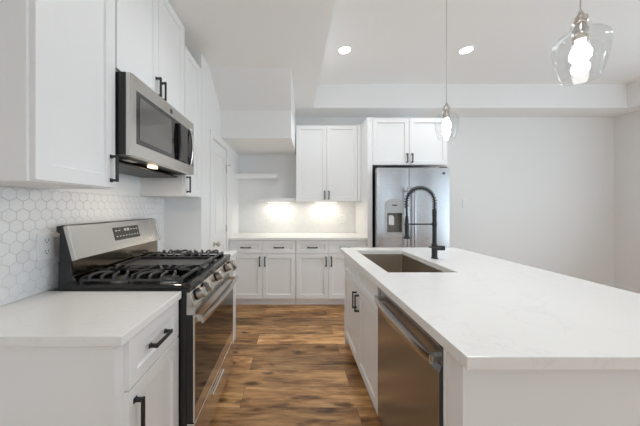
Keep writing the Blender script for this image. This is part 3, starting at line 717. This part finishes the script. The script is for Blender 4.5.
# island end panels and back
t = thing('island_base', (1.0, 0.77, 0), 'plain white island end and back panels under the island countertop', 'cabinet')
B(0.494, 1.16, 0.727, 0.80, 0, IT).build('end_panel', CAB, t, bevel=0.001)
B(0.492, 0.560, 0.8005, 0.818, 0, IT).build('corner_stile', CAB, t)
B(1.135, 1.16, 0.8005, 2.419, 0, IT).build('back_panel', CAB, t)
B(0.50, 1.134, 2.402, 2.419, 0, IT).build('far_panel', CAB, t)
# sink
t = thing('kitchen_sink', (0.80, 1.90, 0.66), 'rectangular undermount stainless steel sink set in the island countertop', 'sink')
mb = MB(); bm = mb.bm; r = 0.02
def rr(x0, x1, y0, y1, z, rad, seg=4):
    out_ = []
    for cx, cy, a0 in ((x1-rad, y1-rad, 0), (x0+rad, y1-rad, PI/2), (x0+rad, y0+rad, PI), (x1-rad, y0+rad, 3*PI/2)):
        for k in range(seg+1): out_.append((cx+rad*math.cos(a0+k*PI/2/seg), cy+rad*math.sin(a0+k*PI/2/seg), z))
    return out_
zt = IT-0.0005; e_ = 0.003
R = [rr(SX0-0.03, SX1+0.03, SY0-0.03, SY1+0.03, zt-0.002, 0.02), rr(SX0-0.03, SX1+0.03, SY0-0.03, SY1+0.03, zt, 0.02), rr(SX0-e_, SX1+e_, SY0-e_, SY1+e_, zt, 0.012), rr(SX0, SX1, SY0, SY1, 0.70, 0.02), rr(SX0+0.02, SX1-0.02, SY0+0.02, SY1-0.02, 0.68, 0.03), rr(0.78, 0.82, 1.88, 1.92, 0.674, 0.019)]
RV = [[bm.verts.new(p) for p in q_] for q_ in R]
for a, b_ in zip(RV, RV[1:]):
    for i in range(len(a)): bm.faces.new([a[i], a[(i+1) % len(a)], b_[(i+1) % len(a)], b_[i]])
bm.faces.new(RV[-1])
mb.build('basin', SINKM, t, smooth=True)
MB().lathe((0.80, 1.90, 0.6745), [(0.040, 0.003), (0.040, 0.005), (0.030, 0.005), (0.028, 0.001)], seg=24).build('drain', CHROME, t, smooth=True)
# faucet
FX, FY = 1.115, 1.97
t = thing('kitchen_faucet', (FX, FY, CT), 'matt black spring pull-down faucet standing beside the island sink', 'faucet')
MB().lathe((FX, FY, CT), [(0.027, 0), (0.027, 0.004), (0.021, 0.008), (0.021, 0.112), (0.016, 0.118)], seg=24).build('base', BLACK, t, smooth=True)
MB().cyl((FX, FY, CT+0.115), (FX, FY, CT+0.385), 0.0155).build('riser', BLACK, t, smooth=True)
HXX = 0.893; cxm = (FX+HXX)/2; ra = (FX-HXX)/2
path = [Vector((FX, FY, CT+0.34+0.02*k)) for k in range(4)]
zc = CT+0.435
for k in range(0, 25):
    a = PI*k/24; path.append(Vector((cxm+ra*math.cos(a), FY, zc+ra*1.08*math.sin(a))))
for k in range(1, 9): path.append(Vector((HXX+0.0005*k, FY, zc-0.014*k)))
MB().tube(path, 0.0070, 10).build('hose', BLACK, t, smooth=True)
# spring wound round the hose
L = [0]
for a, b_ in zip(path, path[1:]): L.append(L[-1]+(b_-a).length)
def at(s_):
    for i in range(len(L)-1):
        if s_ <= L[i+1]:
            q_ = (s_-L[i])/(L[i+1]-L[i]); return path[i].lerp(path[i+1], q_), (path[i+1]-path[i]).normalized()
    return path[-1], (path[-1]-path[-2]).normalized()
hel = []; turns = 24; n_ = turns*9
for k in range(n_+1):
    p, d_ = at(L[-1]*0.86*k/n_+0.0001); yv = Vector((0, 1, 0)); bv = d_.cross(yv); a = 2*PI*k/9
    hel.append(p+(yv*math.cos(a)+bv*math.sin(a))*0.0160)
MB().tube(hel, 0.0036, 6).build('spring', BLACK, t, smooth=True)
pz = zc-0.112
MB().lathe((HXX+0.004, FY, CT+0.155), [(0.024, 0), (0.026, 0.004), (0.024, 0.016), (0.016, 0.028), (0.0165, 0.10), (0.0145, 0.15), (0.010, 0.180)], seg=24).build('spray_head', BLACK, t, smooth=True)
mb = MB(); mb.cyl((FX, FY, CT+0.27), (HXX+0.02, FY, CT+0.27), 0.006, seg=12); mb.cyl((FX, FY, CT+0.255), (FX, FY, CT+0.285), 0.019)
mb.tube([(HXX+0.004+0.019*math.cos(a), FY+0.019*math.sin(a), CT+0.27) for a in [2*PI*k/16 for k in range(17)]], 0.0045, 8)
mb.build('holder_arm', BLACK, t, smooth=True)
mb = MB(); mb.cyl((FX-0.018, FY-0.004, CT+0.085), (FX+0.064, FY-0.022, CT+0.085), 0.019); mb.tube([(FX+0.03, FY-0.034, CT+0.085), (FX-0.07, FY-0.05, CT+0.098)], [0.007, 0.0055], 8)
mb.build('lever', BLACK, t, smooth=True)

# ================================================================== pendants
def pendant(x, y, label):
    zb = 1.785
    t_ = thing('pendant_light', (x, y, zb), label, 'pendant light', 'clear glass pendants over the island')
    MB().lathe((x, y, TH-0.025), [(0.055, 0), (0.06, 0.006), (0.06, 0.0248)], seg=28).build('canopy', NICKEL, t_, smooth=True)
    MB().cyl((x, y, zb+0.245), (x, y, TH-0.024), 0.0022, seg=8).build('cord', NICKEL, t_, smooth=True)
    MB().lathe((x, y, zb+0.140), [(0.020, 0), (0.021, 0.004), (0.021, 0.040), (0.017, 0.046), (0.017, 0.062), (0.021, 0.066), (0.019, 0.085), (0.010, 0.092), (0.005, 0.108)], seg=24).build('socket', NICKEL, t_, smooth=True)
    outp = [(r_*0.82, h_*0.96) for r_, h_ in ((0.060, 0.0), (0.068, 0.02), (0.078, 0.055), (0.087, 0.095), (0.090, 0.125), (0.086, 0.150), (0.070, 0.168), (0.046, 0.180), (0.034, 0.192), (0.031, 0.208), (0.034, 0.222))]
    MB().lathe((x, y, zb), outp, seg=48, cap=False).build('glass_shade', GLASS, t_, smooth=True)
    MB().lathe((x, y, zb), [(0.0500, 0.001), (0.0508, 0.0), (0.0492, -0.0018), (0.048, 0.0)], seg=48, cap=False).build('shade_rim', GLASS, t_, smooth=True)
    MB().lathe((x, y, zb+0.020), [(0.003, 0.0), (0.017, 0.003), (0.024, 0.014), (0.024, 0.026), (0.0185, 0.038), (0.020, 0.045), (0.028, 0.058), (0.029, 0.074), (0.023, 0.092), (0.015, 0.104), (0.013, 0.120)], seg=24).build('bulb', E_BULB, t_, smooth=True)
    l_ = bpy.data.lights.new('pendant_glow', 'POINT'); l_.energy = LP['pend']; l_.color = (0.97, 0.98, 1.0); l_.shadow_soft_size = 0.018
    lo = bpy.data.objects.new('pendant_glow', l_); lo.location = (x, y, zb-0.004); C.collection.objects.link(lo)
pendant(1.050, 1.71, 'clear glass pendant light hanging over the far end of the island')
pendant(1.046, 0.91, 'clear glass pendant light hanging over the near end of the island')

# ================================================================== recessed lights
def downlight(x, y, z, label, power, group='recessed ceiling lights'):
    t_ = thing('recessed_light', (x, y, z-0.004), label, 'recessed light', group)
    MB().lathe((x, y, z), [(0.062, -0.001), (0.064, -0.006), (0.085, -0.005), (0.088, -0.0002)], seg=32, cap=False).build('trim_ring', TRIM, t_, smooth=True)
    MB().lathe((x, y, z), [(0.063, -0.004), (0.063, -0.0015)], seg=32).build('lens', E_CAN, t_)
    spot((x, y, z-0.02), power)
downlight(0.58, 2.80, TH, 'lit round recessed light in the raised ceiling, left of the far pendant cord', 2.6)
downlight(1.94, 2.80, TH, 'lit round recessed light in the raised ceiling, between the two pendants', 2.2)
for x, y, z, q in ((3.3, 1.60, TH, 1.6), (0.58, 0.4, TH, 1), (1.94, -0.6, TH, 1), (3.3, 0.4, TH, 1), (0.58, -1.8, TH, 1), (3.3, -1.8, TH, 1), (-0.25, 1.45, CH, 0.8), (-0.3, -2.0, CH, 1)):  # unseen ceiling lights, added to flatten and brighten the room
    downlight(x, y, z, 'added round recessed ceiling light to even out the lighting, outside the picture', q, 'added recessed lights outside the picture')
